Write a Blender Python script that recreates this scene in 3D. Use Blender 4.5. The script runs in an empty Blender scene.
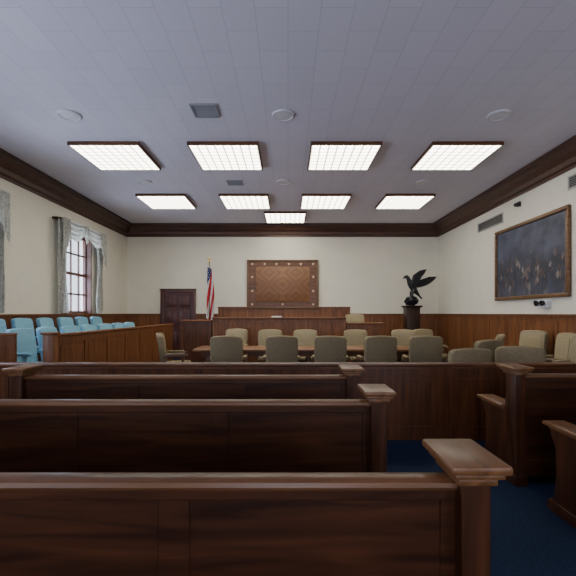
import bpy, bmesh, math, random
from mathutils import Vector, Matrix
random.seed(7)
R = math.radians
COL = bpy.context.scene.collection
EYE = 1.45
XL, XR, YB, YF, ZC = -5.2, 4.84, 12.9, -2.6, 4.29

# ------------------------------------------------------------------ materials
def new_mat(name):
    m = bpy.data.materials.new(name); m.use_nodes = True
    nt = m.node_tree; b = nt.nodes['Principled BSDF']
    return m, nt, b

def plain(name, col, rough=0.5, metal=0.0, var=0.12, scale=8, bump=0.0, spec=None):
    m, nt, b = new_mat(name)
    tc = nt.nodes.new('ShaderNodeTexCoord')
    n = nt.nodes.new('ShaderNodeTexNoise'); n.inputs['Scale'].default_value = scale; n.inputs['Detail'].default_value = 5
    nt.links.new(tc.outputs['Object'], n.inputs['Vector'])
    r = nt.nodes.new('ShaderNodeValToRGB')
    r.color_ramp.elements[0].position = 0.3; r.color_ramp.elements[1].position = 0.7
    r.color_ramp.elements[0].color = (*[c*(1-var) for c in col], 1)
    r.color_ramp.elements[1].color = (*[min(1, c*(1+var)) for c in col], 1)
    nt.links.new(n.outputs['Fac'], r.inputs['Fac']); nt.links.new(r.outputs['Color'], b.inputs['Base Color'])
    b.inputs['Roughness'].default_value = rough; b.inputs['Metallic'].default_value = metal
    if spec is not None: b.inputs['Specular IOR Level'].default_value = spec
    if bump:
        bp = nt.nodes.new('ShaderNodeBump'); bp.inputs['Strength'].default_value = bump; bp.inputs['Distance'].default_value = 0.01
        nt.links.new(n.outputs['Fac'], bp.inputs['Height']); nt.links.new(bp.outputs['Normal'], b.inputs['Normal'])
    return m

def wood(name, dark, light, axis='X', rough=0.32, sc=1.0, spec=0.5):
    m, nt, b = new_mat(name)
    tc = nt.nodes.new('ShaderNodeTexCoord'); mp = nt.nodes.new('ShaderNodeMapping')
    s = {'X': (0.9, 11, 11), 'Y': (11, 0.9, 11), 'Z': (11, 11, 0.9)}[axis]
    mp.inputs['Scale'].default_value = [v*sc for v in s]
    nt.links.new(tc.outputs['Object'], mp.inputs['Vector'])
    n = nt.nodes.new('ShaderNodeTexNoise'); n.inputs['Scale'].default_value = 1.6; n.inputs['Detail'].default_value = 7
    n.inputs['Distortion'].default_value = 0.8
    nt.links.new(mp.outputs['Vector'], n.inputs['Vector'])
    r = nt.nodes.new('ShaderNodeValToRGB')
    r.color_ramp.elements[0].position = 0.32; r.color_ramp.elements[1].position = 0.72
    r.color_ramp.elements[0].color = (*dark, 1); r.color_ramp.elements[1].color = (*light, 1)
    nt.links.new(n.outputs['Fac'], r.inputs['Fac']); nt.links.new(r.outputs['Color'], b.inputs['Base Color'])
    b.inputs['Roughness'].default_value = rough; b.inputs['Specular IOR Level'].default_value = spec
    bp = nt.nodes.new('ShaderNodeBump'); bp.inputs['Strength'].default_value = 0.08; bp.inputs['Distance'].default_value = 0.004
    nt.links.new(n.outputs['Fac'], bp.inputs['Height']); nt.links.new(bp.outputs['Normal'], b.inputs['Normal'])
    return m

M = {}
M['pewX'] = wood('pew_wood_x', (0.024, 0.0078, 0.0032), (0.080, 0.027, 0.0098), 'X', 0.36, spec=.35)
M['pewZ'] = wood('pew_wood_z', (0.030, 0.010, 0.004), (0.090, 0.031, 0.012), 'Z', 0.36, spec=.35)
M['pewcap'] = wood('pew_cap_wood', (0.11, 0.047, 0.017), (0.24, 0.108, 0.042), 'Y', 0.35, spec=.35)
M['pewtop'] = wood('pew_top_wood', (0.085, 0.034, 0.012), (0.19, 0.082, 0.031), 'X', 0.35, spec=.35)
M['railX'] = wood('rail_wood_x', (0.07, 0.025, 0.009), (0.17, 0.062, 0.022), 'X', 0.35)
M['railZ'] = wood('rail_wood_z', (0.055, 0.018, 0.0062), (0.14, 0.048, 0.0165), 'Z', 0.36, spec=.4)
M['wainZ'] = wood('wainscot_wood', (0.12, 0.044, 0.016), (0.25, 0.098, 0.037), 'Z', 0.4, spec=.35)
M['wainX'] = wood('wainscot_cap_wood', (0.13, 0.048, 0.017), (0.26, 0.104, 0.040), 'X', 0.4, spec=.35)
M['crown'] = wood('crown_wood', (0.055, 0.022, 0.014), (0.10, 0.042, 0.026), 'X', 0.45)
M['door'] = wood('door_wood', (0.045, 0.012, 0.009), (0.10, 0.028, 0.02), 'Z', 0.35)
M['table'] = wood('table_wood', (0.14, 0.058, 0.024), (0.28, 0.13, 0.055), 'X', 0.3)
M['chairwood'] = wood('chair_wood', (0.07, 0.03, 0.014), (0.17, 0.075, 0.035), 'Y', 0.35)
M['frame'] = wood('gold_brown_frame', (0.09, 0.042, 0.016), (0.22, 0.11, 0.04), 'Y', 0.35)
M['winframe'] = wood('window_frame_wood', (0.07, 0.025, 0.016), (0.15, 0.06, 0.04), 'Z', 0.4)
M['wall'] = plain('cream_plaster', (0.71, 0.675, 0.57), 0.75, var=0.03, scale=3, bump=0.05)
M['carpet'] = plain('blue_carpet', (0.014, 0.025, 0.052), 0.95, var=0.35, scale=60, bump=0.3, spec=0.1)
M['uph'] = plain('beige_upholstery', (0.225, 0.178, 0.100), 0.8, var=0.14, scale=40, bump=0.1, spec=.2)
M['uph2'] = plain('pale_beige_upholstery', (0.31, 0.255, 0.150), 0.8, var=0.14, scale=40, bump=0.1, spec=.2)
M['blue'] = plain('light_blue_upholstery', (0.19, 0.42, 0.54), 0.65, var=0.08, scale=20, bump=0.05, spec=.25)
M['chrome'] = plain('chrome', (0.6, 0.6, 0.6), 0.25, 1.0, var=0.03)
M['black'] = plain('black_plastic', (0.012, 0.012, 0.013), 0.45, var=0.2)
M['bronze'] = plain('black_bronze', (0.010, 0.010, 0.013), 0.35, 0.3, var=0.4, scale=15)
M['brass'] = plain('brass', (0.65, 0.45, 0.16), 0.28, 1.0, var=0.08)
M['white'] = plain('white_paint', (0.72, 0.71, 0.74), 0.5, var=0.03)
M['grey'] = plain('grey_vent_paint', (0.30, 0.30, 0.32), 0.5, var=0.05)
M['vent'] = plain('cream_vent_paint', (0.45, 0.44, 0.41), 0.5, var=0.05)
M['paper'] = plain('paper', (0.75, 0.75, 0.73), 0.8, var=0.02)
M['fred'] = plain('flag_red', (0.60, 0.015, 0.025), 0.7, var=0.1)
M['fwhite'] = plain('flag_white', (0.80, 0.80, 0.80), 0.7, var=0.05)
M['fblue'] = plain('flag_blue', (0.02, 0.04, 0.20), 0.7, var=0.1)
M['gold'] = plain('gold_star', (0.66, 0.50, 0.26), 0.45, 0.1, var=0.05)

def ceiling_mat():
    m, nt, b = new_mat('acoustic_tile')
    tc = nt.nodes.new('ShaderNodeTexCoord'); mp = nt.nodes.new('ShaderNodeMapping')
    mp.inputs['Rotation'].default_value = (0, 0, R(90))
    nt.links.new(tc.outputs['Object'], mp.inputs['Vector'])
    br = nt.nodes.new('ShaderNodeTexBrick')
    br.inputs['Color1'].default_value = (0.715, 0.68, 0.755, 1); br.inputs['Color2'].default_value = (0.745, 0.71, 0.785, 1)
    br.inputs['Mortar'].default_value = (0.56, 0.53, 0.60, 1)
    br.inputs['Scale'].default_value = 1.0; br.inputs['Mortar Size'].default_value = 0.005
    br.inputs['Mortar Smooth'].default_value = 0.8
    br.inputs['Brick Width'].default_value = 0.62; br.inputs['Row Height'].default_value = 0.31
    nt.links.new(mp.outputs['Vector'], br.inputs['Vector'])
    nt.links.new(br.outputs['Color'], b.inputs['Base Color']); b.inputs['Roughness'].default_value = 0.85
    return m
M['ceil'] = ceiling_mat()

LENS = 11.0
def lens_mat():
    m, nt, b = new_mat('fluorescent_lens')
    tc = nt.nodes.new('ShaderNodeTexCoord')
    sep = nt.nodes.new('ShaderNodeSeparateXYZ'); nt.links.new(tc.outputs['Object'], sep.inputs[0])
    outs = []
    for ax, per in (('X', 1.14/8), ('Y', 1.14/8)):
        a = nt.nodes.new('ShaderNodeMath'); a.operation = 'MULTIPLY'; a.inputs[1].default_value = 1/per
        nt.links.new(sep.outputs[ax], a.inputs[0])
        a2 = nt.nodes.new('ShaderNodeMath'); a2.operation = 'ADD'; a2.inputs[1].default_value = .5; nt.links.new(a.outputs[0], a2.inputs[0])
        f = nt.nodes.new('ShaderNodeMath'); f.operation = 'FRACT'; nt.links.new(a2.outputs[0], f.inputs[0])
        s = nt.nodes.new('ShaderNodeMath'); s.operation = 'SUBTRACT'; s.inputs[1].default_value = 0.5; nt.links.new(f.outputs[0], s.inputs[0])
        ab = nt.nodes.new('ShaderNodeMath'); ab.operation = 'ABSOLUTE'; nt.links.new(s.outputs[0], ab.inputs[0])
        g = nt.nodes.new('ShaderNodeMath'); g.operation = 'LESS_THAN'; g.inputs[1].default_value = 0.085; nt.links.new(ab.outputs[0], g.inputs[0])
        outs.append(g)
    mx = nt.nodes.new('ShaderNodeMath'); mx.operation = 'MAXIMUM'
    nt.links.new(outs[0].outputs[0], mx.inputs[0]); nt.links.new(outs[1].outputs[0], mx.inputs[1])
    mr = nt.nodes.new('ShaderNodeMapRange'); mr.inputs['To Min'].default_value = LENS; mr.inputs['To Max'].default_value = 1.2
    nt.links.new(mx.outputs[0], mr.inputs['Value'])
    b.inputs['Base Color'].default_value = (0.8, 0.8, 0.78, 1)
    b.inputs['Emission Color'].default_value = (1.0, 0.93, 0.77, 1)
    nt.links.new(mr.outputs[0], b.inputs['Emission Strength'])
    return m
M['lens'] = lens_mat()

def veneer_mat():
    m, nt, b = new_mat('matched_veneer')
    tc = nt.nodes.new('ShaderNodeTexCoord')
    sep = nt.nodes.new('ShaderNodeSeparateXYZ'); nt.links.new(tc.outputs['Object'], sep.inputs[0])
    def fold(axis, cell, off):
        a = nt.nodes.new('ShaderNodeMath'); a.operation = 'MULTIPLY_ADD'; a.inputs[1].default_value = 1/cell; a.inputs[2].default_value = off
        nt.links.new(sep.outputs[axis], a.inputs[0])
        f = nt.nodes.new('ShaderNodeMath'); f.operation = 'PINGPONG'; f.inputs[1].default_value = 1.0; nt.links.new(a.outputs[0], f.inputs[0])
        return f
    fx = fold('X', .43, 20); fz = fold('Z', .38, 20-.01/.38)
    d = nt.nodes.new('ShaderNodeMath'); d.operation = 'ADD'; nt.links.new(fx.outputs[0], d.inputs[0]); nt.links.new(fz.outputs[0], d.inputs[1])
    e = nt.nodes.new('ShaderNodeMath'); e.operation = 'SUBTRACT'; nt.links.new(fx.outputs[0], e.inputs[0]); nt.links.new(fz.outputs[0], e.inputs[1])
    cb = nt.nodes.new('ShaderNodeCombineXYZ')
    d2 = nt.nodes.new('ShaderNodeMath'); d2.operation = 'MULTIPLY'; d2.inputs[1].default_value = 2.6; nt.links.new(d.outputs[0], d2.inputs[0])
    e2 = nt.nodes.new('ShaderNodeMath'); e2.operation = 'MULTIPLY'; e2.inputs[1].default_value = .3; nt.links.new(e.outputs[0], e2.inputs[0])
    nt.links.new(d2.outputs[0], cb.inputs['X']); nt.links.new(e2.outputs[0], cb.inputs['Y'])
    n = nt.nodes.new('ShaderNodeTexNoise'); n.inputs['Scale'].default_value = 1.5; n.inputs['Detail'].default_value = 3; n.inputs['Distortion'].default_value = 0.2
    nt.links.new(cb.outputs[0], n.inputs['Vector'])
    r = nt.nodes.new('ShaderNodeValToRGB')
    r.color_ramp.elements[0].position = 0.3; r.color_ramp.elements[1].position = 0.7
    r.color_ramp.elements[0].color = (0.125, 0.052, 0.020, 1); r.color_ramp.elements[1].color = (0.235, 0.108, 0.044, 1)
    nt.links.new(n.outputs['Fac'], r.inputs['Fac']); nt.links.new(r.outputs['Color'], b.inputs['Base Color'])
    b.inputs['Roughness'].default_value = 0.4
    return m
M['veneer'] = veneer_mat()

def curtain_mat():
    m, nt, b = new_mat('floral_curtain')
    tc = nt.nodes.new('ShaderNodeTexCoord')
    n = nt.nodes.new('ShaderNodeTexNoise'); n.inputs['Scale'].default_value = 20; n.inputs['Detail'].default_value = 4; n.inputs['Distortion'].default_value = 1.2
    nt.links.new(tc.outputs['Object'], n.inputs['Vector'])
    r = nt.nodes.new('ShaderNodeValToRGB')
    e = r.color_ramp.elements
    e[0].position = 0.34; e[0].color = (0.47, 0.48, 0.44, 1)
    e[1].position = 0.66; e[1].color = (0.80, 0.80, 0.75, 1)
    nt.links.new(n.outputs['Fac'], r.inputs['Fac'])
    nt.links.new(r.outputs['Color'], b.inputs['Base Color']); b.inputs['Roughness'].default_value = 0.85
    return m
M['curtain'] = curtain_mat()

def glass_mat():
    m = bpy.data.materials.new('window_glass'); m.use_nodes = True; nt = m.node_tree; nt.nodes.clear()
    o = nt.nodes.new('ShaderNodeOutputMaterial'); mx = nt.nodes.new('ShaderNodeMixShader'); mx.inputs[0].default_value = 0.08
    t = nt.nodes.new('ShaderNodeBsdfTransparent'); g = nt.nodes.new('ShaderNodeBsdfGlossy'); g.inputs['Roughness'].default_value = 0.05
    nt.links.new(t.outputs[0], mx.inputs[1]); nt.links.new(g.outputs[0], mx.inputs[2]); nt.links.new(mx.outputs[0], o.inputs[0])
    return m
M['glass'] = glass_mat()

def canvas_mat():
    m, nt, b = new_mat('painted_canvas')
    tc = nt.nodes.new('ShaderNodeTexCoord')
    sep = nt.nodes.new('ShaderNodeSeparateXYZ'); nt.links.new(tc.outputs['Object'], sep.inputs[0])
    v = nt.nodes.new('ShaderNodeTexVoronoi'); v.inputs['Scale'].default_value = 13
    mp = nt.nodes.new('ShaderNodeMapping'); mp.inputs['Scale'].default_value = (1.1, 1, .65)
    nt.links.new(tc.outputs['Object'], mp.inputs['Vector']); nt.links.new(mp.outputs['Vector'], v.inputs['Vector'])
    sv = nt.nodes.new('ShaderNodeSeparateColor'); nt.links.new(v.outputs['Color'], sv.inputs[0])
    r = nt.nodes.new('ShaderNodeValToRGB'); r.color_ramp.interpolation = 'CONSTANT'; e = r.color_ramp.elements
    e[0].position = 0; e[0].color = (.02, .02, .03, 1); e[1].position = .35; e[1].color = (.035, .045, .075, 1)
    for p, c in ((.55, (.07, .04, .035, 1)), (.68, (.03, .035, .045, 1)), (.84, (.15, .10, .075, 1)), (.95, (.25, .21, .18, 1))):
        k = e.new(p); k.color = c
    nt.links.new(sv.outputs[0], r.inputs['Fac'])
    n = nt.nodes.new('ShaderNodeTexNoise'); n.inputs['Scale'].default_value = 2.6; n.inputs['Detail'].default_value = 5
    nt.links.new(tc.outputs['Object'], n.inputs['Vector'])
    r2 = nt.nodes.new('ShaderNodeValToRGB'); r2.color_ramp.elements[0].position = .3; r2.color_ramp.elements[1].position = .7
    r2.color_ramp.elements[0].color = (.022, .026, .048, 1); r2.color_ramp.elements[1].color = (.09, .10, .15, 1)
    nt.links.new(n.outputs['Fac'], r2.inputs['Fac'])
    mk = nt.nodes.new('ShaderNodeValToRGB'); k = mk.color_ramp.elements
    k[0].position = .12; k[0].color = (0.35, 0.35, 0.35, 1); k[1].position = .72; k[1].color = (0.0, 0.0, 0.0, 1)
    q = k.new(.28); q.color = (.8, .8, .8, 1); q = k.new(.52); q.color = (.8, .8, .8, 1)
    mr = nt.nodes.new('ShaderNodeMapRange'); mr.inputs['From Min'].default_value = -.7; mr.inputs['From Max'].default_value = .7
    nt.links.new(sep.outputs['Z'], mr.inputs['Value'])
    ad = nt.nodes.new('ShaderNodeMath'); ad.operation = 'MULTIPLY_ADD'; ad.inputs[1].default_value = .16
    nt.links.new(n.outputs['Fac'], ad.inputs[0]); nt.links.new(mr.outputs[0], ad.inputs[2])
    nt.links.new(ad.outputs[0], mk.inputs['Fac'])
    mx = nt.nodes.new('ShaderNodeMixRGB'); nt.links.new(mk.outputs['Color'], mx.inputs['Fac'])
    nt.links.new(r2.outputs['Color'], mx.inputs['Color1']); nt.links.new(r.outputs['Color'], mx.inputs['Color2'])
    nt.links.new(mx.outputs['Color'], b.inputs['Base Color']); b.inputs['Roughness'].default_value = 0.5
    return m
M['canvas'] = canvas_mat()

# ------------------------------------------------------------------ mesh helpers
def merge(dst, src):
    me = bpy.data.meshes.new('tmp'); src.to_mesh(me); src.free(); dst.from_mesh(me); bpy.data.meshes.remove(me)

def box(bm, x0, x1, y0, y1, z0, z1, bev=0, seg=2):
    t = bmesh.new()
    bmesh.ops.create_cube(t, size=1)
    for v in t.verts:
        v.co = Vector((x0+(v.co.x+.5)*(x1-x0), y0+(v.co.y+.5)*(y1-y0), z0+(v.co.z+.5)*(z1-z0)))
    if bev: bmesh.ops.bevel(t, geom=t.edges[:], offset=bev, segments=seg, affect='EDGES', profile=0.5)
    merge(bm, t)

def prism(bm, pts, axis, a0, a1, bev=0, seg=2):
    t = bmesh.new()
    def P(p, a):
        return {'x': (a, p[0], p[1]), 'y': (p[0], a, p[1]), 'z': (p[0], p[1], a)}[axis]
    A = [t.verts.new(P(p, a0)) for p in pts]; B = [t.verts.new(P(p, a1)) for p in pts]
    fa = t.faces.new(A); fb = t.faces.new(B[::-1])
    for i in range(len(pts)):
        j = (i+1) % len(pts); t.faces.new((A[j], A[i], B[i], B[j]))
    bmesh.ops.recalc_face_normals(t, faces=t.faces[:])
    if bev:
        ed = set(fa.edges) | set(fb.edges)
        bmesh.ops.bevel(t, geom=list(ed), offset=bev, segments=seg, affect='EDGES', profile=0.5)
    bmesh.ops.triangulate(t, faces=[f for f in t.faces if len(f.verts) > 4])
    merge(bm, t)

def loft(bm, rings, cap=True):
    V = [[bm.verts.new(p) for p in r] for r in rings]; n = len(rings[0])
    for a, b in zip(V, V[1:]):
        for i in range(n):
            j = (i+1) % n; bm.faces.new((a[i], a[j], b[j], b[i]))
    if cap:
        bm.faces.new(V[0][::-1]); bm.faces.new(V[-1])

def tube(bm, pts, radii, seg=12):
    pts = [Vector(p) for p in pts]; rings = []
    for i, p in enumerate(pts):
        d = (pts[min(i+1, len(pts)-1)] - pts[max(i-1, 0)]).normalized()
        up = Vector((0, 1, 0)) if abs(d.y) < 0.9 else Vector((1, 0, 0))
        u = d.cross(up).normalized(); w = d.cross(u).normalized()
        r = radii[i] if isinstance(radii[i], tuple) else (radii[i], radii[i])
        rings.append([p + u*r[0]*math.cos(2*math.pi*k/seg) + w*r[1]*math.sin(2*math.pi*k/seg) for k in range(seg)])
    loft(bm, rings)

def lathe(bm, prof, seg=24, c=(0, 0)):
    loft(bm, [[Vector((c[0]+r*math.cos(2*math.pi*k/seg), c[1]+r*math.sin(2*math.pi*k/seg), z)) for k in range(seg)] for r, z in prof])

def obj(name, bm, mat, parent=None, loc=(0, 0, 0), label=None, smooth=True, mats=None, rot=None):
    bmesh.ops.recalc_face_normals(bm, faces=bm.faces[:])
    me = bpy.data.meshes.new(name); bm.to_mesh(me); bm.free()
    if mats:
        for k in mats: me.materials.append(M[k])
    else: me.materials.append(M[mat])
    if smooth:
        for p in me.polygons: p.use_smooth = True
        me.set_sharp_from_angle(angle=R(35))
    o = bpy.data.objects.new(name, me); COL.objects.link(o)
    o.location = loc
    if rot: o.rotation_euler = rot
    if parent: o.parent = parent
    if label: o['label'] = label
    return o

def root(name, label, cat, loc=(0, 0, 0), rz=0, group=None):
    o = bpy.data.objects.new(name, None); o.empty_display_size = 0.1; COL.objects.link(o)
    o.location = loc; o.rotation_euler = (0, 0, rz)
    o['label'] = label; o['category'] = cat
    if group: o['group'] = group
    return o

def tag(o, label, cat=None, kind=None, group=None):
    o['label'] = label
    if cat: o['category'] = cat
    if kind: o['kind'] = kind
    if group: o['group'] = group
    return o

def copy_tree(src, parent=None):
    c = src.copy(); COL.objects.link(c)
    if parent is not None: c.parent = parent
    for ch in list(src.children): copy_tree(ch, c)
    return c

def inst(src, loc, rz=0, scale=None, label=None, group=None):
    c = copy_tree(src); c.location = loc; c.rotation_euler = (0, 0, rz)
    if scale: c.scale = scale
    if label: c['label'] = label
    if group: c['group'] = group
    return c

def new(): return bmesh.new()

# ------------------------------------------------------------------ room shell
bm = new(); box(bm, XL-.3, XR+.3, YF-.3, YB+.3, -.2, 0)
tag(obj('floor', bm, 'carpet', smooth=False), 'dark blue carpeted floor', 'floor', 'structure')
bm = new(); box(bm, XL-.3, XR+.3, YF-.3, YB+.3, ZC, ZC+.2)
tag(obj('ceiling', bm, 'ceil', smooth=False), 'pale grey acoustic tile ceiling', 'ceiling', 'structure')
bm = new(); box(bm, XL-.3, XR+.3, YB, YB+.3, 0, ZC)
tag(obj('wall_back', bm, 'wall', smooth=False), 'cream plaster wall behind the judge bench', 'wall', 'structure')
WZ0, WZ1 = 1.42, 3.42
FILL_WIN = [(-4.0, -2.4), (-.8, .8), (2.4, 4.0)]  # invented openings, unseen behind the camera, made for the fill lamps
bm = new()
xs = [XL-.3]+[v for w in FILL_WIN for v in w]+[XR+.3]
for i in range(0, len(xs), 2): box(bm, xs[i], xs[i+1], YF-.3, YF, 0, ZC)
for a, b in FILL_WIN:
    box(bm, a, b, YF-.3, YF, 0, WZ0-.3); box(bm, a, b, YF-.3, YF, WZ1+.2, ZC)
tag(obj('wall_front', bm, 'wall', smooth=False), 'cream plaster wall at the public end', 'wall', 'structure')
bm = new(); box(bm, XR, XR+.3, YF, YB, 0, ZC)
tag(obj('wall_right', bm, 'wall', smooth=False), 'cream plaster side wall with a painting', 'wall', 'structure')
WIN = [(9.15, 10.6), (5.38, 6.83), (1.9, 3.35)]
bm = new()
ys = [YF] + [v for w in sorted(WIN) for v in w] + [YB]
for i in range(0, len(ys), 2): box(bm, XL-.3, XL, ys[i], ys[i+1], 0, ZC)
for a, b in WIN:
    box(bm, XL-.3, XL, a, b, 0, WZ0); box(bm, XL-.3, XL, a, b, WZ1, ZC)
tag(obj('wall_left', bm, 'wall', smooth=False), 'cream plaster side wall with tall windows', 'wall', 'structure')

def make_window(name, L, z0, z1, loc, rz):
    bm = new(); w = .08
    box(bm, 0, w, .13, .2, z0, z1); box(bm, L-w, L, .13, .2, z0, z1)
    box(bm, w, L-w, .13, .2, z1-w, z1); box(bm, w, L-w, .13, .2, z0, z0+w)
    mid = (z0+z1)/2
    box(bm, w, L-w, .12, .21, mid-.035, mid+.035)
    for i in range(1, 4):
        x = L*i/4; box(bm, x-.021, x+.021, .15, .18, z0+w, z1-w)
    for z in [z0+(mid-z0)*.5, mid+(z1-mid)*.5]: box(bm, w, L-w, .15, .18, z-.021, z+.021)
    box(bm, 0, .04, 0, .13, z0, z1); box(bm, L-.04, L, 0, .13, z0, z1)
    o = tag(obj(name, bm, 'winframe', smooth=False), 'tall multi-pane window with brown frame', 'window', 'structure')
    o.location = loc; o.rotation_euler = (0, 0, rz)
    bm = new(); box(bm, w, L-w, .163, .168, z0+w, z1-w)
    obj('glass', bm, 'glass', parent=o, smooth=False)
for k, (a, b) in enumerate(WIN): make_window('window_%d' % (k+1), b-a, WZ0, WZ1, (XL, a, 0), R(90))
for k, (a, b) in enumerate(FILL_WIN): make_window('window_%d' % (k+4), b-a, WZ0-.3, WZ1+.2, (b, YF, 0), R(180))  # added rear windows, out of view, fronting the fill lamps

CP = [(0, 3.90), (.03, 3.90), (.03, 3.95), (.07, 3.97), (.09, 4.05), (.16, 4.13), (.20, 4.20), (.26, 4.22), (.26, 4.288), (0, 4.288)]
def strip(name, prof, wall, label, mat):
    bm = new()
    if wall == 'left': prism(bm, [(XL+o, z) for o, z in prof], 'y', YF, YB)
    if wall == 'right': prism(bm, [(XR-o, z) for o, z in prof], 'y', YF, YB)
    if wall == 'back': prism(bm, [(YB-o, z) for o, z in prof], 'x', XL, XR)
    if wall == 'front': prism(bm, [(YF+o, z) for o, z in prof], 'x', XL, XR)
    return tag(obj(name, bm, mat, smooth=False), label, 'trim', 'structure')
for i, w in enumerate(['left', 'right', 'back', 'front']):
    strip('trim_%d' % (i+1), CP, w, 'dark brown wooden crown moulding', 'crown')

def panelling(bm, L, H, t=.02, fr=.03, stile=.09, pitch=.8, base=.16, top=.1):
    box(bm, 0, L, -t, 0, 0, H)
    box(bm, 0, L, -t-fr, -t, 0, base); box(bm, 0, L, -t-fr, -t, H-top, H)
    n = max(1, round(L/pitch))
    for i in range(n+1):
        x = (L-stile)*i/n; box(bm, x, x+stile, -t-fr, -t, base, H-top)
    for i in range(n):
        x0 = (L-stile)*i/n+stile+.04; x1 = (L-stile)*(i+1)/n-.04
        if x1-x0 > .1: box(bm, x0, x1, -t-fr*.45, -t, base+.04, H-top-.04)

WH = 1.40
def wains(name, wall, a, b, h=WH):
    bm = new(); L = b-a
    panelling(bm, L, h, fr=.012)
    box(bm, 0, L, -.075, 0, h, h+.03); box(bm, 0, L, -.05, 0, h-.03, h)
    o = tag(obj(name, bm, 'wainZ', smooth=False), 'brown wooden panelled wainscot', 'wainscot', 'structure')
    if wall == 'back': o.location = (a, YB, 0)
    if wall == 'right': o.location = (XR, b, 0); o.rotation_euler = (0, 0, R(-90))
    if wall == 'left': o.location = (XL, a, 0); o.rotation_euler = (0, 0, R(90))
    return o
wains('trim_5', 'back', XL, -4.1); wains('trim_6', 'back', -2.96, -2.25); wains('trim_7', 'back', 2.0, XR)
wains('trim_8', 'back', -2.25, 2.0, 1.62)
wains('trim_9', 'right', YF, YB); wains('trim_10', 'left', YF, YB)

dr = tag(bpy.data.objects.new('door_1', None), 'dark reddish wooden panelled door in a moulded frame', 'door', 'structure')
COL.objects.link(dr); dr.location = (-3.53, YB, 0)
bm = new()
box(bm, -.56, -.44, -.09, 0, 0, 2.1, .01); box(bm, .44, .56, -.09, 0, 0, 2.1, .01)
box(bm, -.56, .56, -.09, 0, 2.1, 2.2, .01); box(bm, -.58, .58, -.11, 0, 2.2, 2.23, .005)
obj('door_frame', bm, 'door', dr)
bm = new(); box(bm, -.44, .44, -.05, 0, 0, 2.1)
for x0, x1 in ((-.36, -.04), (.04, .36)):
    for z0, z1 in ((.2, .85), (1.0, 1.55), (1.65, 2.0)): box(bm, x0, x1, -.07, -.05, z0, z1, .012)
obj('door_leaf', bm, 'door', dr)
bm = new(); tube(bm, [(.39, -.05, 1.0), (.39, -.09, 1.0), (.39, -.11, 1.0), (.39, -.13, 1.0)], [.012, .012, .028, .02]); obj('door_knob', bm, 'brass', dr)

# ------------------------------------------------------------------ ceiling fixtures
def make_light():
    r = root('ceiling_light', 'square fluorescent ceiling light with gridded lens and dark wood frame', 'ceiling light', group='fluorescent ceiling lights')
    s = .57; f = .022
    bm = new()
    for a in ((-s-f, s+f, -s-f, -s), (-s-f, s+f, s, s+f), (-s-f, -s, -s, s), (s, s+f, -s, s)): box(bm, *a, -.062, -.002, .004, 1)
    obj('light_frame', bm, 'railX', r)
    bm = new(); box(bm, -s, s, -s, s, -.06, -.04); obj('light_lens', bm, 'lens', r, smooth=False)
    return r
L0 = make_light(); pos = [(-3.06, 7.2), (-1.08, 7.2), (.97, 7.2), (2.98, 7.2), (-3.04, 10.1), (-1.06, 10.1), (.92, 10.1), (2.92, 10.1), (-.08, 11.75)]
L0.location = (*pos[0], ZC)
for p in pos[1:]: inst(L0, (*p, ZC))

def make_speaker():
    r = root('ceiling_speaker', 'round white flush ceiling speaker grille', 'speaker', group='round ceiling speakers')
    bm = new(); lathe(bm, [(.02, -.002), (.16, -.002), (.16, -.015), (.14, -.024), (.13, -.014)]); obj('speaker_rim', bm, 'white', r)
    bm = new(); lathe(bm, [(.129, -.010), (.12, -.018), (.08, -.022), (.01, -.024)]); obj('speaker_grille', bm, 'white', r)
    return r
S0 = make_speaker(); sp = [(-3.13, 5.73), (-.07, 5.73), (3.02, 5.73), (-3.1, 8.65), (-.1, 8.65), (2.93, 8.65)]
S0.location = (*sp[0], ZC)
for p in sp[1:]: inst(S0, (*p, ZC))

def vent(name, w, h, mat, label, cat, n=8):
    r = root(name, label, cat)
    bm = new(); f = .025
    for a in ((-w/2, w/2, -.0, -.02, -h/2, -h/2+f), (-w/2, w/2, 0, -.02, h/2-f, h/2), (-w/2, -w/2+f, 0, -.02, -h/2+f, h/2-f), (w/2-f, w/2, 0, -.02, -h/2+f, h/2-f)):
        box(bm, a[0], a[1], a[3], a[2], a[4], a[5])
    obj('vent_frame', bm, mat, r, smooth=False)
    bm = new()
    for i in range(n):
        z = -h/2+f+(h-2*f)*(i+.5)/n
        prism(bm, [(-.016, z-.006), (-.013, z-.006), (-.003, z+.005), (-.006, z+.005)], 'x', -w/2+f, w/2-f)
    obj('louver', bm, mat, r, smooth=False)
    bm = new(); box(bm, -w/2+f, w/2-f, -.0025, -.001, -h/2+f, h/2-f); obj('duct_opening', bm, 'black', r, smooth=False)
    return r
v = vent('ceiling_vent', .36, .36, 'grey', 'square grey louvered air vent in the ceiling', 'air vent'); v.location = (-1.16, 5.6, ZC); v.rotation_euler = (R(90), 0, 0)
v = vent('ceiling_vent', .34, .3, 'grey', 'small grey louvered air vent in the ceiling', 'air vent'); v.location = (-1.15, 8.7, ZC); v.rotation_euler = (R(90), 0, 0)
v = vent('wall_vent', 1.2, .24, 'vent', 'long cream louvered air grille high on the wall', 'air vent', 6); v.location = (XR, 9.58, 3.6); v.rotation_euler = (0, 0, R(-90))
v = vent('wall_vent', 1.2, .24, 'vent', 'long cream louvered air grille above the painting', 'air vent', 6); v.location = (XR, 6.3, 3.68); v.rotation_euler = (0, 0, R(-90))

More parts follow.
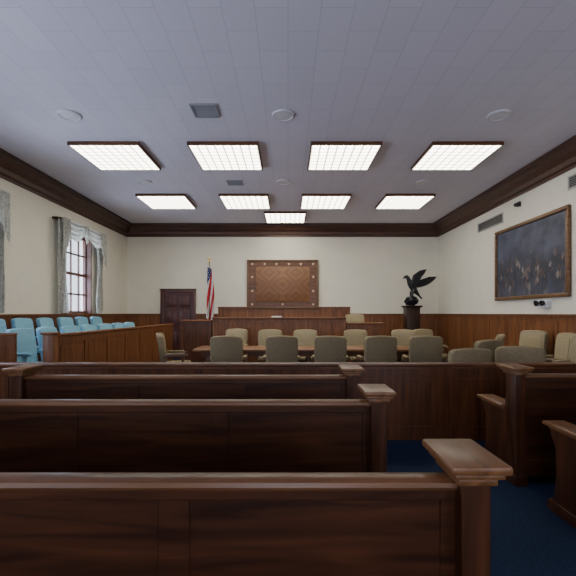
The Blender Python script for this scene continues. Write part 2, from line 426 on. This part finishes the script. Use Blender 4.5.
# ------------------------------------------------------------------ curtains
def curtain(yc, w):
    r = root('curtain', 'pale floral drapes with swagged valance framing a tall window', 'curtain', (XL, yc, 0), group='window drapes')
    zt = 3.58
    def panel(y0, y1, zb):
        bm = new(); nu, nv = 48, 30; g = []
        for j in range(nv+1):
            t = j/nv; row = []
            for i in range(nu+1):
                u = i/nu; pinch = 1-.25*math.sin(math.pi*min(1, t*1.15))
                yy = y0+(y1-y0)*u*pinch
                x = .13+.03*math.sin(u*math.pi*9)+.008*math.sin(t*9+u*5)
                row.append(bm.verts.new((x, yy, zt-.05-(zt-.05-zb)*t)))
            g.append(row)
        for j in range(nv):
            for i in range(nu): bm.faces.new((g[j][i], g[j][i+1], g[j+1][i+1], g[j+1][i]))
        bmesh.ops.solidify(bm, geom=bm.faces[:], thickness=.006)
        return bm
    obj('curtain_panel', panel(-w/2, -w/2+.40, 1.45), 'curtain', r)
    obj('curtain_panel', panel(w/2, w/2-.34, 1.45), 'curtain', r)
    bm = new()
    for s in range(2):
        y0 = -w/2+.02+s*(w/2-.02); y1 = y0+w/2-.02; nu, nv = 24, 26; g = []
        for j in range(nv+1):
            t = j/nv; row = []
            for i in range(nu+1):
                u = i/nu; dep = .10+.36*math.sin(math.pi*u)**.8
                row.append(bm.verts.new((.21+.018*math.sin(t*math.pi*7)+.04*math.sin(math.pi*u)*t, y0+(y1-y0)*u, zt-dep*t)))
            g.append(row)
        for j in range(nv):
            for i in range(nu): bm.faces.new((g[j][i], g[j][i+1], g[j+1][i+1], g[j+1][i]))
    for yj, wd, ln in ((-w/2, .3, .95), (0, .2, .45), (w/2, .3, .95)):
        nu, nv = 24, 10; g = []
        for j in range(nv+1):
            t = j/nv; row = []
            for i in range(nu+1):
                u = i/nu; edge = ln*(1-abs(u-.5)*.9) if yj == 0 else ln*(.45+.55*((1-u) if yj < 0 else u))
                y = yj+(u-.5)*wd*(.5+.5*t)
                if yj < 0: y = yj+u*wd
                if yj > 0: y = yj-(1-u)*wd
                row.append(bm.verts.new((.25+.018*math.sin(u*math.pi*7), y, zt-edge*t)))
            g.append(row)
        for j in range(nv):
            for i in range(nu): bm.faces.new((g[j][i], g[j][i+1], g[j+1][i+1], g[j+1][i]))
    bmesh.ops.solidify(bm, geom=bm.faces[:], thickness=.006)
    obj('valance', bm, 'curtain', r)
    bm = new(); box(bm, 0.001, .12, -w/2, w/2, zt-.04, zt); box(bm, .0, .20, -w/2, -w/2+.02, zt-.05, zt-.01); box(bm, 0, .20, w/2-.02, w/2, zt-.05, zt-.01)
    tube(bm, [(.17, -w/2, zt-.03), (.17, 0, zt-.03), (.17, w/2, zt-.03)], [.015]*3)
    obj('curtain_rod', bm, 'winframe', r)
    return r
curtain(9.86, 2.1); curtain(6.08, 2.1)

# ------------------------------------------------------------------ back wall panel with stars
wp = root('wall_plaque', 'large square matched veneer panel with gold stars on its border', 'wall panel', (-.17, YB, 2.36))
bm = new()
W2, H2 = 1.15, .80
for a in ((-W2, W2, H2-.05, H2), (-W2, W2, -H2+.04, -H2+.09)): box(bm, a[0], a[1], -.08, 0, a[2], a[3], .012)
for a in ((-W2, -W2+.05), (W2-.05, W2)): box(bm, a[0], a[1], -.08, 0, -H2+.09, H2-.05, .012)
obj('outer_frame', bm, 'frame', wp)
bm = new(); box(bm, -W2+.05, W2-.05, -.04, 0, -H2+.09, H2-.05)
obj('border_board', bm, 'railX', wp, smooth=False)
bm = new(); box(bm, -.86, .86, -.06, -.04, -.56, .58, .008)
obj('veneer_board', bm, 'veneer', wp)
def star_pts(r, rot=0):
    return [((r if i % 2 == 0 else r*.38)*math.sin(math.pi*i/5+rot), (r if i % 2 == 0 else r*.38)*math.cos(math.pi*i/5+rot)) for i in range(10)]
sb = new(); prism(sb, star_pts(.052), 'y', -.012, 0)
st0 = obj('star', sb, 'gold', wp, loc=(-.98, -.041, .665), smooth=False)
for p in [(-.58, .665), (-.2, .665), (.2, .665), (.58, .665), (.98, .665), (-.98, .25), (.98, .25), (-.98, -.2), (.98, -.2), (-.98, -.63), (.98, -.63), (0, -.63)]:
    c = st0.copy(); COL.objects.link(c); c.location = (p[0], -.041, p[1])

# ------------------------------------------------------------------ painting (generic stand-in)
pt = root('painting', 'large framed oil painting in dark slate blue and brown tones', 'painting', (XR, 8.04, 2.52), R(-90))
PW, PH = 1.22, .79
bm = new()
fr = .075
for a in ((-PW, PW, PH-fr, PH), (-PW, PW, -PH, -PH+fr)): box(bm, a[0], a[1], -.07, 0, a[2], a[3], .02)
for a in ((-PW, -PW+fr), (PW-fr, PW)): box(bm, a[0], a[1], -.07, 0, -PH+fr, PH-fr, .02)
obj('picture_frame', bm, 'frame', pt)
bm = new(); box(bm, -PW+fr, PW-fr, -.03, -.01, -PH+fr, PH-fr)
obj('canvas', bm, 'canvas', pt, smooth=False)

em = root('emergency_light', 'small white emergency light box with two lamps on the wall', 'emergency light', (XR, 7.5, 1.62), R(-90))
bm = new(); box(bm, -.15, .15, -.09, 0.002, -.07, .07, .003); obj('light_housing', bm, 'white', em)
for sx in (-.09, .09):
    bm = new(); tube(bm, [(sx, -.09, .02), (sx, -.11, .02), (sx, -.15, .01)], [.02, .045, .055])
    obj('lamp_head', bm, 'black', em)
sc = root('security_camera', 'small dark security camera mounted high on the wall', 'camera', (XR, 8.35, 3.72), R(-90))
bm = new(); box(bm, -.05, .05, -.05, 0, -.05, .05, .01); obj('mount', bm, 'black', sc)
bm = new(); tube(bm, [(0, -.04, 0), (0, -.07, -.01), (0, -.11, -.02)], [.03, .04, .035]); obj('camera_body', bm, 'black', sc)

# ------------------------------------------------------------------ pews
END = [(-.07, 0), (.50, 0), (.50, .06), (.46, .12), (.44, .3), (.45, .48), (.50, .56), (.51, .62), (.14, .62), (.10, .66), (.08, .74), (.075, .84), (.085, .95), (-.07, .95)]
def pew(x0, x1, yb, label):
    L = x1-x0; r = root('pew', label, 'pew', ((x0+x1)/2, yb, 0), group='wooden court pews')
    h = L/2-.08
    bm = new()
    box(bm, -h, h, -.014, .014, .09, .895)
    box(bm, -h, h, -.022, .022, .86, .897, .003, 1); box(bm, -h, h, -.022, .022, .06, .2, .003, 1)
    n = max(2, round(L/1.15))
    for i in range(n+1):
        x = -h+(2*h-.1)*i/n; box(bm, x, x+.1, -.020, .020, .2, .86, .003, 1)
    obj('backrest', bm, 'pewX', r)
    bm = new(); prism(bm, [(-.035, .897), (.035, .897), (.042, .908), (.038, .922), (.025, .93), (-.025, .93), (-.038, .922), (-.042, .908)], 'x', -h, h)
    obj('top_rail', bm, 'pewtop', r)
    bm = new(); box(bm, -h, h, .03, .45, .41, .45, .012); box(bm, -h, h, .38, .41, .34, .41); obj('seat', bm, 'pewX', r)
    for s in (-1, 1):
        c = s*(L/2-.09)
        bm = new(); prism(bm, END, 'x', -.045, .045, .006)
        box(bm, -.055, .055, -.08, .52, 0, .08, .006)
        e = obj('pew_end', bm, 'pewZ', r, loc=(c, 0, 0))
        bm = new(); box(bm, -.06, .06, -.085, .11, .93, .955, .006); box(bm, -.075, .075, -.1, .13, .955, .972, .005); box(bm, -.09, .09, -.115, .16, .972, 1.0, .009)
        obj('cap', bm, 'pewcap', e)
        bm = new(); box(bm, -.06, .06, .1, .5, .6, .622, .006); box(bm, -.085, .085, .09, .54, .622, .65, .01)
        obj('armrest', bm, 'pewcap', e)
    return r
pew(-2.32, .62, 3.35, 'long dark wooden pew beside the railing')
pew(-2.32, .62, 2.39, 'long dark wooden pew with panelled back')
pew(-2.27, .66, 1.28, 'long dark wooden pew with lighter top edge')
pew(1.86, 4.74, 3.42, 'dark wooden pew with square capped end post by the railing')
pew(1.89, 4.74, 2.45, 'dark wooden pew with flat wooden armrest on the aisle')

# ------------------------------------------------------------------ bar railing
rl = root('railing', 'long dark wooden panelled railing dividing the courtroom', 'railing', (XL+.1, 4.6, 0))
LR = XR-XL-.2
bm = new(); panelling(bm, LR, .84, t=.03, fr=.012, pitch=1.0, stile=.1); obj('railing_panel', bm, 'railZ', rl, smooth=False)
bm = new(); box(bm, 0, LR, -.08, .04, .84, .88, .01); box(bm, 0, LR, -.065, .02, .815, .84); obj('handrail', bm, 'railX', rl)

# ------------------------------------------------------------------ office armchair
def back_outline(w0, w1, z0, z1, rr_=.12, crown=.02):
    pts = [(-w0/2, z0), (w0/2, z0), (w1/2, z0+(z1-z0)*.6)]
    for k in range(9):
        a = R(90)*k/8
        pts.append((w1/2*.99-rr_+rr_*math.cos(a), z1-crown-rr_+rr_*math.sin(a)))
    for k in range(1, 6):
        t = k/6; x = (w1/2*.99-rr_)*(1-2*t); pts.append((x, z1-crown+crown*math.sin(math.pi*t)))
    for k in range(9):
        a = R(90)+R(90)*k/8
        pts.append((-(w1/2*.99-rr_)+rr_*math.cos(a), z1-crown-rr_+rr_*math.sin(a)))
    pts.append((-w1/2, z0+(z1-z0)*.6))
    return pts
def office_chair(uph, label, group, w=.55, H=1.07):
    r = root('office_chair', label, 'chair', group=group)
    bm = new(); prism(bm, back_outline(w*.95, w, .5, H, .07, .014), 'y', -.055, .055, .025, 3)
    for v in bm.verts: v.co.y += -.27-(v.co.z-.5)*.12+.5*v.co.x**2
    b = obj('backrest', bm, uph, r)
    bm = new(); prism(bm, back_outline(w*.78, w*.83, .56, H-.05, .055, .01), 'y', .045, .073, .012, 2)
    for v in bm.verts: v.co.y += -.27-(v.co.z-.5)*.12+.5*v.co.x**2
    obj('back_cushion', bm, uph, b)
    bm = new(); box(bm, -.25, .25, -.23, .27, .40, .51, .04, 3); obj('seat', bm, uph, r)
    for s in (-1, 1):
        bm = new(); x = s*.285
        prism(bm, [(-.24, .66), (.16, .68), (.21, .66), (.21, .63), (.15, .64), (.12, .52), (.10, .43), (.06, .43), (.08, .53), (.1, .64), (-.24, .625)], 'x', x-.025, x+.025, .006)
        box(bm, min(x, x-s*.1), max(x, x-s*.1), .05, .11, .41, .44)
        a = obj('armrest', bm, 'chairwood', r)
        bm = new(); box(bm, x-.032, x+.032, -.2, .14, .668, .70, .012); obj('arm_pad', bm, uph, a)
    bm = new(); lathe(bm, [(.03, .12), (.03, .3), (.05, .32), (.05, .36), (.14, .37), (.14, .40)]); obj('pedestal', bm, 'black', r)
    bm = new()
    for k in range(5):
        a = 2*math.pi*k/5+.3; c, s = math.cos(a), math.sin(a)
        tube(bm, [(.0, 0, .13), (c*.15, s*.15, .11), (c*.29, s*.29, .075)], [.03, .026, .018], 8)
    obj('star_base', bm, 'chairwood', r)
    for k in range(5):
        a = 2*math.pi*k/5+.3; c, s = math.cos(a), math.sin(a)
        bm = new(); tube(bm, [(c*.29-s*.02, s*.29+c*.02, .03), (c*.29, s*.29, .03), (c*.29+s*.02, s*.29-c*.02, .03)], [.03]*3, 12)
        tube(bm, [(c*.29, s*.29, .04), (c*.29, s*.29, .06), (c*.29, s*.29, .08)], [.01]*3, 8)
        obj('caster', bm, 'black', r)
    return r
LA = 'olive-beige upholstered swivel armchair at the long table'
C0 = office_chair('uph', LA, 'armchairs around the table')
C0.location = (-1.04, 7.05, 0)
for x, a in ((-.12, .05), (.74, -.08), (1.55, .06), (2.36, -.10)): inst(C0, (x, 7.05, 0), a)
CP_ = office_chair('uph2', 'pale beige upholstered swivel armchair facing the long table', 'armchairs around the table')
CP_.location = (-.41, 8.95, 0); CP_.rotation_euler = (0, 0, R(180))
for x, y, a in ((.36, 8.95, 172), (1.60, 8.95, 188), (2.66, 8.95, 178), (-1.32, 9.45, 165), (3.35, 9.3, 205)): inst(CP_, (x, y, 0), R(a))
inst(C0, (2.22, 5.25, 0), R(8), (1, 1, .95), 'olive-beige upholstered armchair close to the wooden railing')
inst(C0, (3.03, 5.25, 0), R(-28), (1, 1, .97), 'olive-beige upholstered armchair turned toward the wall')
inst(C0, (-2.15, 7.75, 0), R(-75), label='olive-beige armchair with wooden arms at the table end')
inst(C0, (2.93, 6.35, 0), R(25), (1, 1, .98), 'olive-beige armchair standing apart from the table')
inst(C0, (3.55, 7.35, 0), R(65), (1, 1, 1.0), 'olive-beige armchair turned sideways near the other table end')
for y, x, a in ((7.3, 4.25, 105), (6.52, 4.22, 78), (5.75, 4.2, 115)):
    inst(CP_, (x, y, 0), R(a), (1, 1, 1.06), 'pale beige armchair with wooden arms along the wainscot', 'armchairs along the wall')

tb = root('conference_table', 'long brown wooden conference table with panelled legs', 'table', (.4, 7.97, 0))
bm = new(); box(bm, -2.2, 2.15, -.45, .45, .72, .765, .012); obj('tabletop', bm, 'table', tb)
bm = new(); box(bm, -2.05, 2.0, -.36, -.33, .62, .72); box(bm, -2.05, 2.0, .33, .36, .62, .72); box(bm, -2.05, -2.02, -.33, .33, .62, .72); box(bm, 1.97, 2.0, -.33, .33, .62, .72); obj('apron', bm, 'railX', tb, smooth=False)
for x in (-1.95, 0, 1.9):
    for y in (-.29, .29):
        bm = new(); box(bm, -.035, .035, -.035, .035, 0, .70, .006); obj('leg', bm, 'railZ', tb, loc=(x, y, 0))

# ------------------------------------------------------------------ jury box
JX = XL+.1; JW = 1.87; JL = 5.6; JY = 5.4
def plat(x0, x1, z, label):
    r = root('platform', label, 'platform', (0, 0, 0)); bm = new(); box(bm, x0, x1, JY+.08, JY+JL, 0, z-.03); obj('riser', bm, 'railX', r, smooth=False)
    bm = new(); box(bm, x0, x1, JY+.08, JY+JL, z-.03, z, .008); obj('tread', bm, 'carpet', r)
plat(JX, JX+.72, .36, 'tall carpeted step carrying the rear jury chairs')
plat(JX+.84, JX+JW-.08, .22, 'low carpeted step carrying the front jury chairs')
def jpanel(L, loc, rz, label, h=1.14):
    r = root('jury_box_railing', label, 'railing', loc, rz)
    bm = new(); panelling(bm, L, h, t=.03, fr=.015, pitch=.75); obj('panel', bm, 'wainZ', r, smooth=False)
    bm = new(); box(bm, -.0, L, -.065, .015, h, h+.04, .01); obj('handrail', bm, 'wainX', r)
    return r
jpanel(1.42, (JX, JY+.03, 0), 0, 'short brown panelled end railing of the jury box')
s = jpanel(JL-.05, (JX+JW, JY+.1, 0), R(90), 'long brown panelled railing in front of the jury chairs', 1.12)
bm = new(); box(bm, -.16, -.03, -.09, .05, 0, 1.16, .008); box(bm, -.18, -.01, -.11, .07, 1.16, 1.19, .006); obj('newel_post', bm, 'wainZ', s)
jpanel(JL-1.6, (JX+.755, JY+1.6, 0), R(90), 'inner brown panelled railing between the two rows of jury chairs', 1.04)

def juror_chair():
    r = root('juror_chair', 'light blue upholstered swivel chair in the jury box', 'chair', group='light blue jury chairs')
    bm = new(); prism(bm, back_outline(.44, .48, .44, 1.0, .06, .012), 'y', -.045, .045, .02, 3)
    for v in bm.verts: v.co.y += -.17-(v.co.z-.44)*.18+.4*v.co.x**2
    obj('backrest', bm, 'blue', r)
    bm = new(); box(bm, -.23, .23, -.2, .20, .38, .47, .035, 3); obj('seat', bm, 'blue', r)
    for s in (-1, 1):
        bm = new(); x = s*.26
        box(bm, x-.03, x+.03, -.18, .16, .60, .65, .015); box(bm, x-.02, x+.02, .02, .08, .4, .6, .005); box(bm, min(x, x-s*.08), max(x, x-s*.08), .02, .08, .385, .42)
        obj('armrest', bm, 'blue', r)
    bm = new(); lathe(bm, [(.2, 0), (.2, .02), (.05, .04), (.04, .3), (.12, .35), (.12, .38)]); obj('pedestal', bm, 'chrome', r)
    return r
J0 = juror_chair(); J0.location = (-4.72, 6.0, .36); J0.rotation_euler = (0, 0, R(-90))
for i in range(1, 7): inst(J0, (-4.72, 6.0+.72*i, .36), R(-90+random.uniform(-5, 5)))
for i in range(7): inst(J0, (-3.83, 6.05+.70*i, .22), R(-90+random.uniform(-8, 8)))

# ------------------------------------------------------------------ judge bench area
ds = root('dais', 'raised carpeted dais behind the judge bench', 'platform', (0, 0, 0))
bm = new(); box(bm, -2.0, 2.5, 10.72, YB-.1, 0, .35); obj('platform', bm, 'carpet', ds, smooth=False)
def desk(name, label, x0, x1, y, z, mat='wainZ'):
    r = root(name, label, 'bench', (x0, y, 0)); L = x1-x0
    bm = new(); panelling(bm, L, z-.04, t=.04, fr=.025, pitch=.8); obj('front_panel', bm, mat, r, smooth=False)
    bm = new(); box(bm, -.0, L+.0, -.12, .28, z-.04, z, .01); obj('desktop', bm, 'wainX', r)
    bm = new(); box(bm, 0, .04, 0, .16, 0, z-.04); obj('side_panel', bm, mat, r, smooth=False)
    bm = new(); box(bm, L-.04, L, 0, .16, 0, z-.04); obj('side_panel', bm, mat, r, smooth=False)
    return r
desk('judge_bench', 'long brown panelled wooden judge bench', -1.95, 1.5, 10.4, 1.34)
desk('clerk_desk', 'dark panelled wooden clerk desk beside the judge bench', -2.78, -1.98, 10.4, 1.27, 'railZ')
desk('witness_stand', 'brown panelled wooden witness stand beside the judge bench', 1.53, 2.48, 10.4, 1.2)
inst(CP_, (1.93, 11.3, .35), R(180), label='pale beige armchair at the witness stand', group='armchairs on the dais')
inst(C0, (-.35, 11.5, .35), R(180), (1, 1, .85), 'low beige armchair behind the judge bench', 'armchairs on the dais')
ps = root('paper_stack', 'small stack of white papers on the judge bench', 'papers', (-.3, 10.5, 1.34))
bm = new()
for i in range(4): box(bm, -.14+.004*i, .14-.006*i, -.1+.003*i, .1, .008*i, .008*i+.0085)
obj('sheets', bm, 'paper', ps, smooth=False)

# ------------------------------------------------------------------ flag
fl = root('flag', 'american flag draped on a tall pole with eagle finial', 'flag', (-2.36, 12.0, 0))
bm = new(); lathe(bm, [(.16, 0), (.16, .03), (.09, .06), (.03, .09), (.025, .2)]); obj('flag_stand', bm, 'brass', fl)
bm = new(); lathe(bm, [(.014, .1), (.014, 1.6), (.013, 2.95)], 12); obj('flagpole', bm, 'chairwood', fl)
bm = new(); lathe(bm, [(.02, 2.95), (.035, 2.98), (.02, 3.01), (.008, 3.02)], 12)
tube(bm, [(0, 0, 3.0), (0, 0, 3.06), (-.01, 0, 3.11), (-.03, 0, 3.12)], [.01, .025, .015, .004], 8)
for s in (-1, 1): prism(bm, [(s*.01, 3.05), (s*.08, 3.13), (s*.06, 3.05), (s*.02, 3.02)], 'y', -.006, .006)
obj('finial', bm, 'brass', fl)
bm = new(); nu, nv = 52, 60; g = []
for j in range(nv+1):
    t = j/nv; row = []; wd = .12+.15*t**.6-.06*t*t
    for i in range(nu+1):
        u = i/nu
        row.append(bm.verts.new((-.05+wd*u*1.05-.03*t, -.03-.04*math.sin(u*math.pi*3+t*1.0)*(.5+.5*t), 2.82-(1.5+.1*math.sin(u*3.0))*t-.05*u)))
    g.append(row)
for j in range(nv):
    for i in range(nu):
        f = bm.faces.new((g[j][i], g[j][i+1], g[j+1][i+1], g[j+1][i])); u = i/nu; t = j/nv
        if t+.35*u < .33: f.material_index = 2
        else: f.material_index = int((u*3.2+t*3.4)) % 2
bmesh.ops.solidify(bm, geom=bm.faces[:], thickness=.004)
fc = obj('flag_cloth', bm, None, fl, mats=['fred', 'fwhite', 'fblue'])
sb = new()
for j in range(4):
    for i in range(2):
        pts = star_pts(.016); cx, cz = -.03+.05*i+(.02 if j % 2 else 0), 2.74-.075*j
        prism(sb, [(cx+a, cz+b) for a, b in pts], 'y', -.085, -.081)
obj('canton_stars', sb, 'fwhite', fc, smooth=False)

# ------------------------------------------------------------------ pedestal + eagle
ex, ey = 3.68, 11.9
M['pedwood'] = wood('pedestal_wood', (0.016, 0.006, 0.003), (0.045, 0.017, 0.008), 'Z', 0.4, spec=.3)
pd = root('pedestal', 'dark wooden pedestal under the eagle statue', 'pedestal', (ex, ey, 0))
bm = new(); box(bm, -.19, .19, -.19, .19, .12, 1.60, .006); box(bm, -.13, .13, -.205, -.19, .3, 1.5, .006); obj('shaft', bm, 'pedwood', pd)
bm = new(); box(bm, -.25, .25, -.25, .25, 0, .12, .01); obj('plinth', bm, 'pedwood', pd)
bm = new(); box(bm, -.22, .22, -.22, .22, 1.60, 1.63, .008); box(bm, -.25, .25, -.25, .25, 1.63, 1.67, .012); obj('top_moulding', bm, 'pedwood', pd)
eg = root('eagle_statue', 'black bronze eagle statue with raised wings on a rough rock base', 'statue', (ex, ey, 1.67))
eg.scale = (1.15, 1.1, 1.12)
bm = new(); bmesh.ops.create_icosphere(bm, subdivisions=3, radius=1)
for v in bm.verts:
    n = 1+.12*math.sin(v.co.x*7+v.co.y*3)+.1*math.sin(v.co.z*8+v.co.y*6)
    v.co = Vector((v.co.x*.17*n, v.co.y*.15*n, max(0, .12+v.co.z*.13*n)))
obj('rock_base', bm, 'bronze', eg)
U = .06
bm = new()
tube(bm, [(.26, 0, .12+U), (.19, 0, .20+U), (.12, 0, .29+U), (.05, 0, .38+U), (.0, 0, .47+U), (-.045, 0, .55+U), (-.075, 0, .62+U), (-.10, 0, .675+U), (-.13, 0, .705+U), (-.165, 0, .70+U), (-.195, 0, .685+U), (-.215, 0, .66+U), (-.22, 0, .64+U)],
     [(.010, .07), (.020, .07), (.055, .075), (.080, .09), (.086, .10), (.075, .085), (.055, .06), (.048, .05), (.050, .048), (.040, .038), (.022, .020), (.013, .012), (.003, .003)], 16)
for s in (-1, 1):
    tube(bm, [(.05, s*.05, .42), (.0, s*.06, .33), (-.01, s*.06, .25), (-.02, s*.06, .20)], [.055, .042, .025, .018], 10)
    for a in (-.7, 0, .7): tube(bm, [(-.02, s*.06, .225), (-.02-.05*math.cos(a), s*.06+.05*math.sin(a), .225), (-.02-.085*math.cos(a), s*.06+.085*math.sin(a), .19)], [.016, .013, .003], 8)
obj('eagle_body', bm, 'bronze', eg)
def feather(bm, b, tip, w, nrm=Vector((0, -1, 0))):
    b = Vector(b); tip = Vector(tip); d = tip-b; sd = d.normalized().cross(nrm).normalized()
    prof = [(0, .35), (.2, .8), (.5, 1), (.8, .85), (.94, .5), (1, .08)]
    rings = []
    for t, k in prof:
        p = b+d*t; ww = w*k/2; th = .006*(1-.6*t)
        rings.append([p+sd*ww, p+nrm*th, p-sd*ww, p-nrm*th])
    loft(bm, rings)
def wing(sh, wr, tip, dirs, ln0=.2, ln1=.34):
    bm = new(); sh, wr, tip = Vector(sh), Vector(wr), Vector(tip)
    tube(bm, [sh, (sh+wr)/2+Vector((0, 0, .01)), wr, (wr+tip)/2, tip], [.05, .04, .032, .02, .008], 10)
    n = 16; a, b = Vector(dirs[0]), Vector(dirs[1])
    for layer, (k, off) in enumerate(((1, 0), (.62, -.012), (.35, -.022))):
        for i in range(n):
            t = i/(n-1); base = sh.lerp(wr, t*2) if t < .5 else wr.lerp(tip, (t-.5)*1.4)
            d = a.lerp(b, t).normalized(); ln = (ln0+(ln1-ln0)*math.sin(t*math.pi*.62))*k
            feather(bm, base+Vector((0, off, 0)), base+d*ln+Vector((0, off, 0)), .05)
    return obj('wing', bm, 'bronze', eg)
wing((.03, .09, .58), (.26, .12, .66), (.52, .13, .78), ((.6, 0, -.8), (1, 0, .1)), ln0=.14, ln1=.26)
wing((.0, -.1, .58), (.02, -.14, .78), (.18, -.15, .92), ((.9, 0, -.5), (1, 0, .3)), ln0=.14, ln1=.22)

# ------------------------------------------------------------------ side window light and added rear fill
def daylight_fill(loc, rot, sx, sy, e, col=(.64, .74, 1.0)):
    ld = bpy.data.lights.new('daylight_fill', 'AREA'); ld.shape = 'RECTANGLE'; ld.size = sx; ld.size_y = sy
    ld.energy = e; ld.color = col
    lo = bpy.data.objects.new('daylight_fill', ld); COL.objects.link(lo); lo.location = loc; lo.rotation_euler = rot
    lo['kind'] = 'structure'
for k, (a, b) in enumerate(WIN):
    daylight_fill((XL-.45, (a+b)/2, (WZ0+WZ1)/2-.2), (0, R(-90-14), 0), 2.1, 1.5, [110, 180, 260][k])
for a, b in FILL_WIN:
    daylight_fill(((a+b)/2, YF-.45, (WZ0+WZ1)/2-.5), (R(90+24), 0, 0), 1.6, 2.4, 115, (.80, .82, 1.0))  # added cool fill lamp outside each invented rear window
w = bpy.data.worlds.new('sky'); bpy.context.scene.world = w; w.use_nodes = True
bg = w.node_tree.nodes['Background']; bg.inputs[0].default_value = (.75, .86, 1, 1); bg.inputs[1].default_value = 2.5

cam = bpy.data.cameras.new('camera'); cam.sensor_width = 36; cam.lens = 25; cam.shift_y = 25/576; cam.clip_start = .02
co = bpy.data.objects.new('camera', cam); COL.objects.link(co); co.location = (0, 0, EYE); co.rotation_euler = (R(90), 0, 0)
bpy.context.scene.camera = co
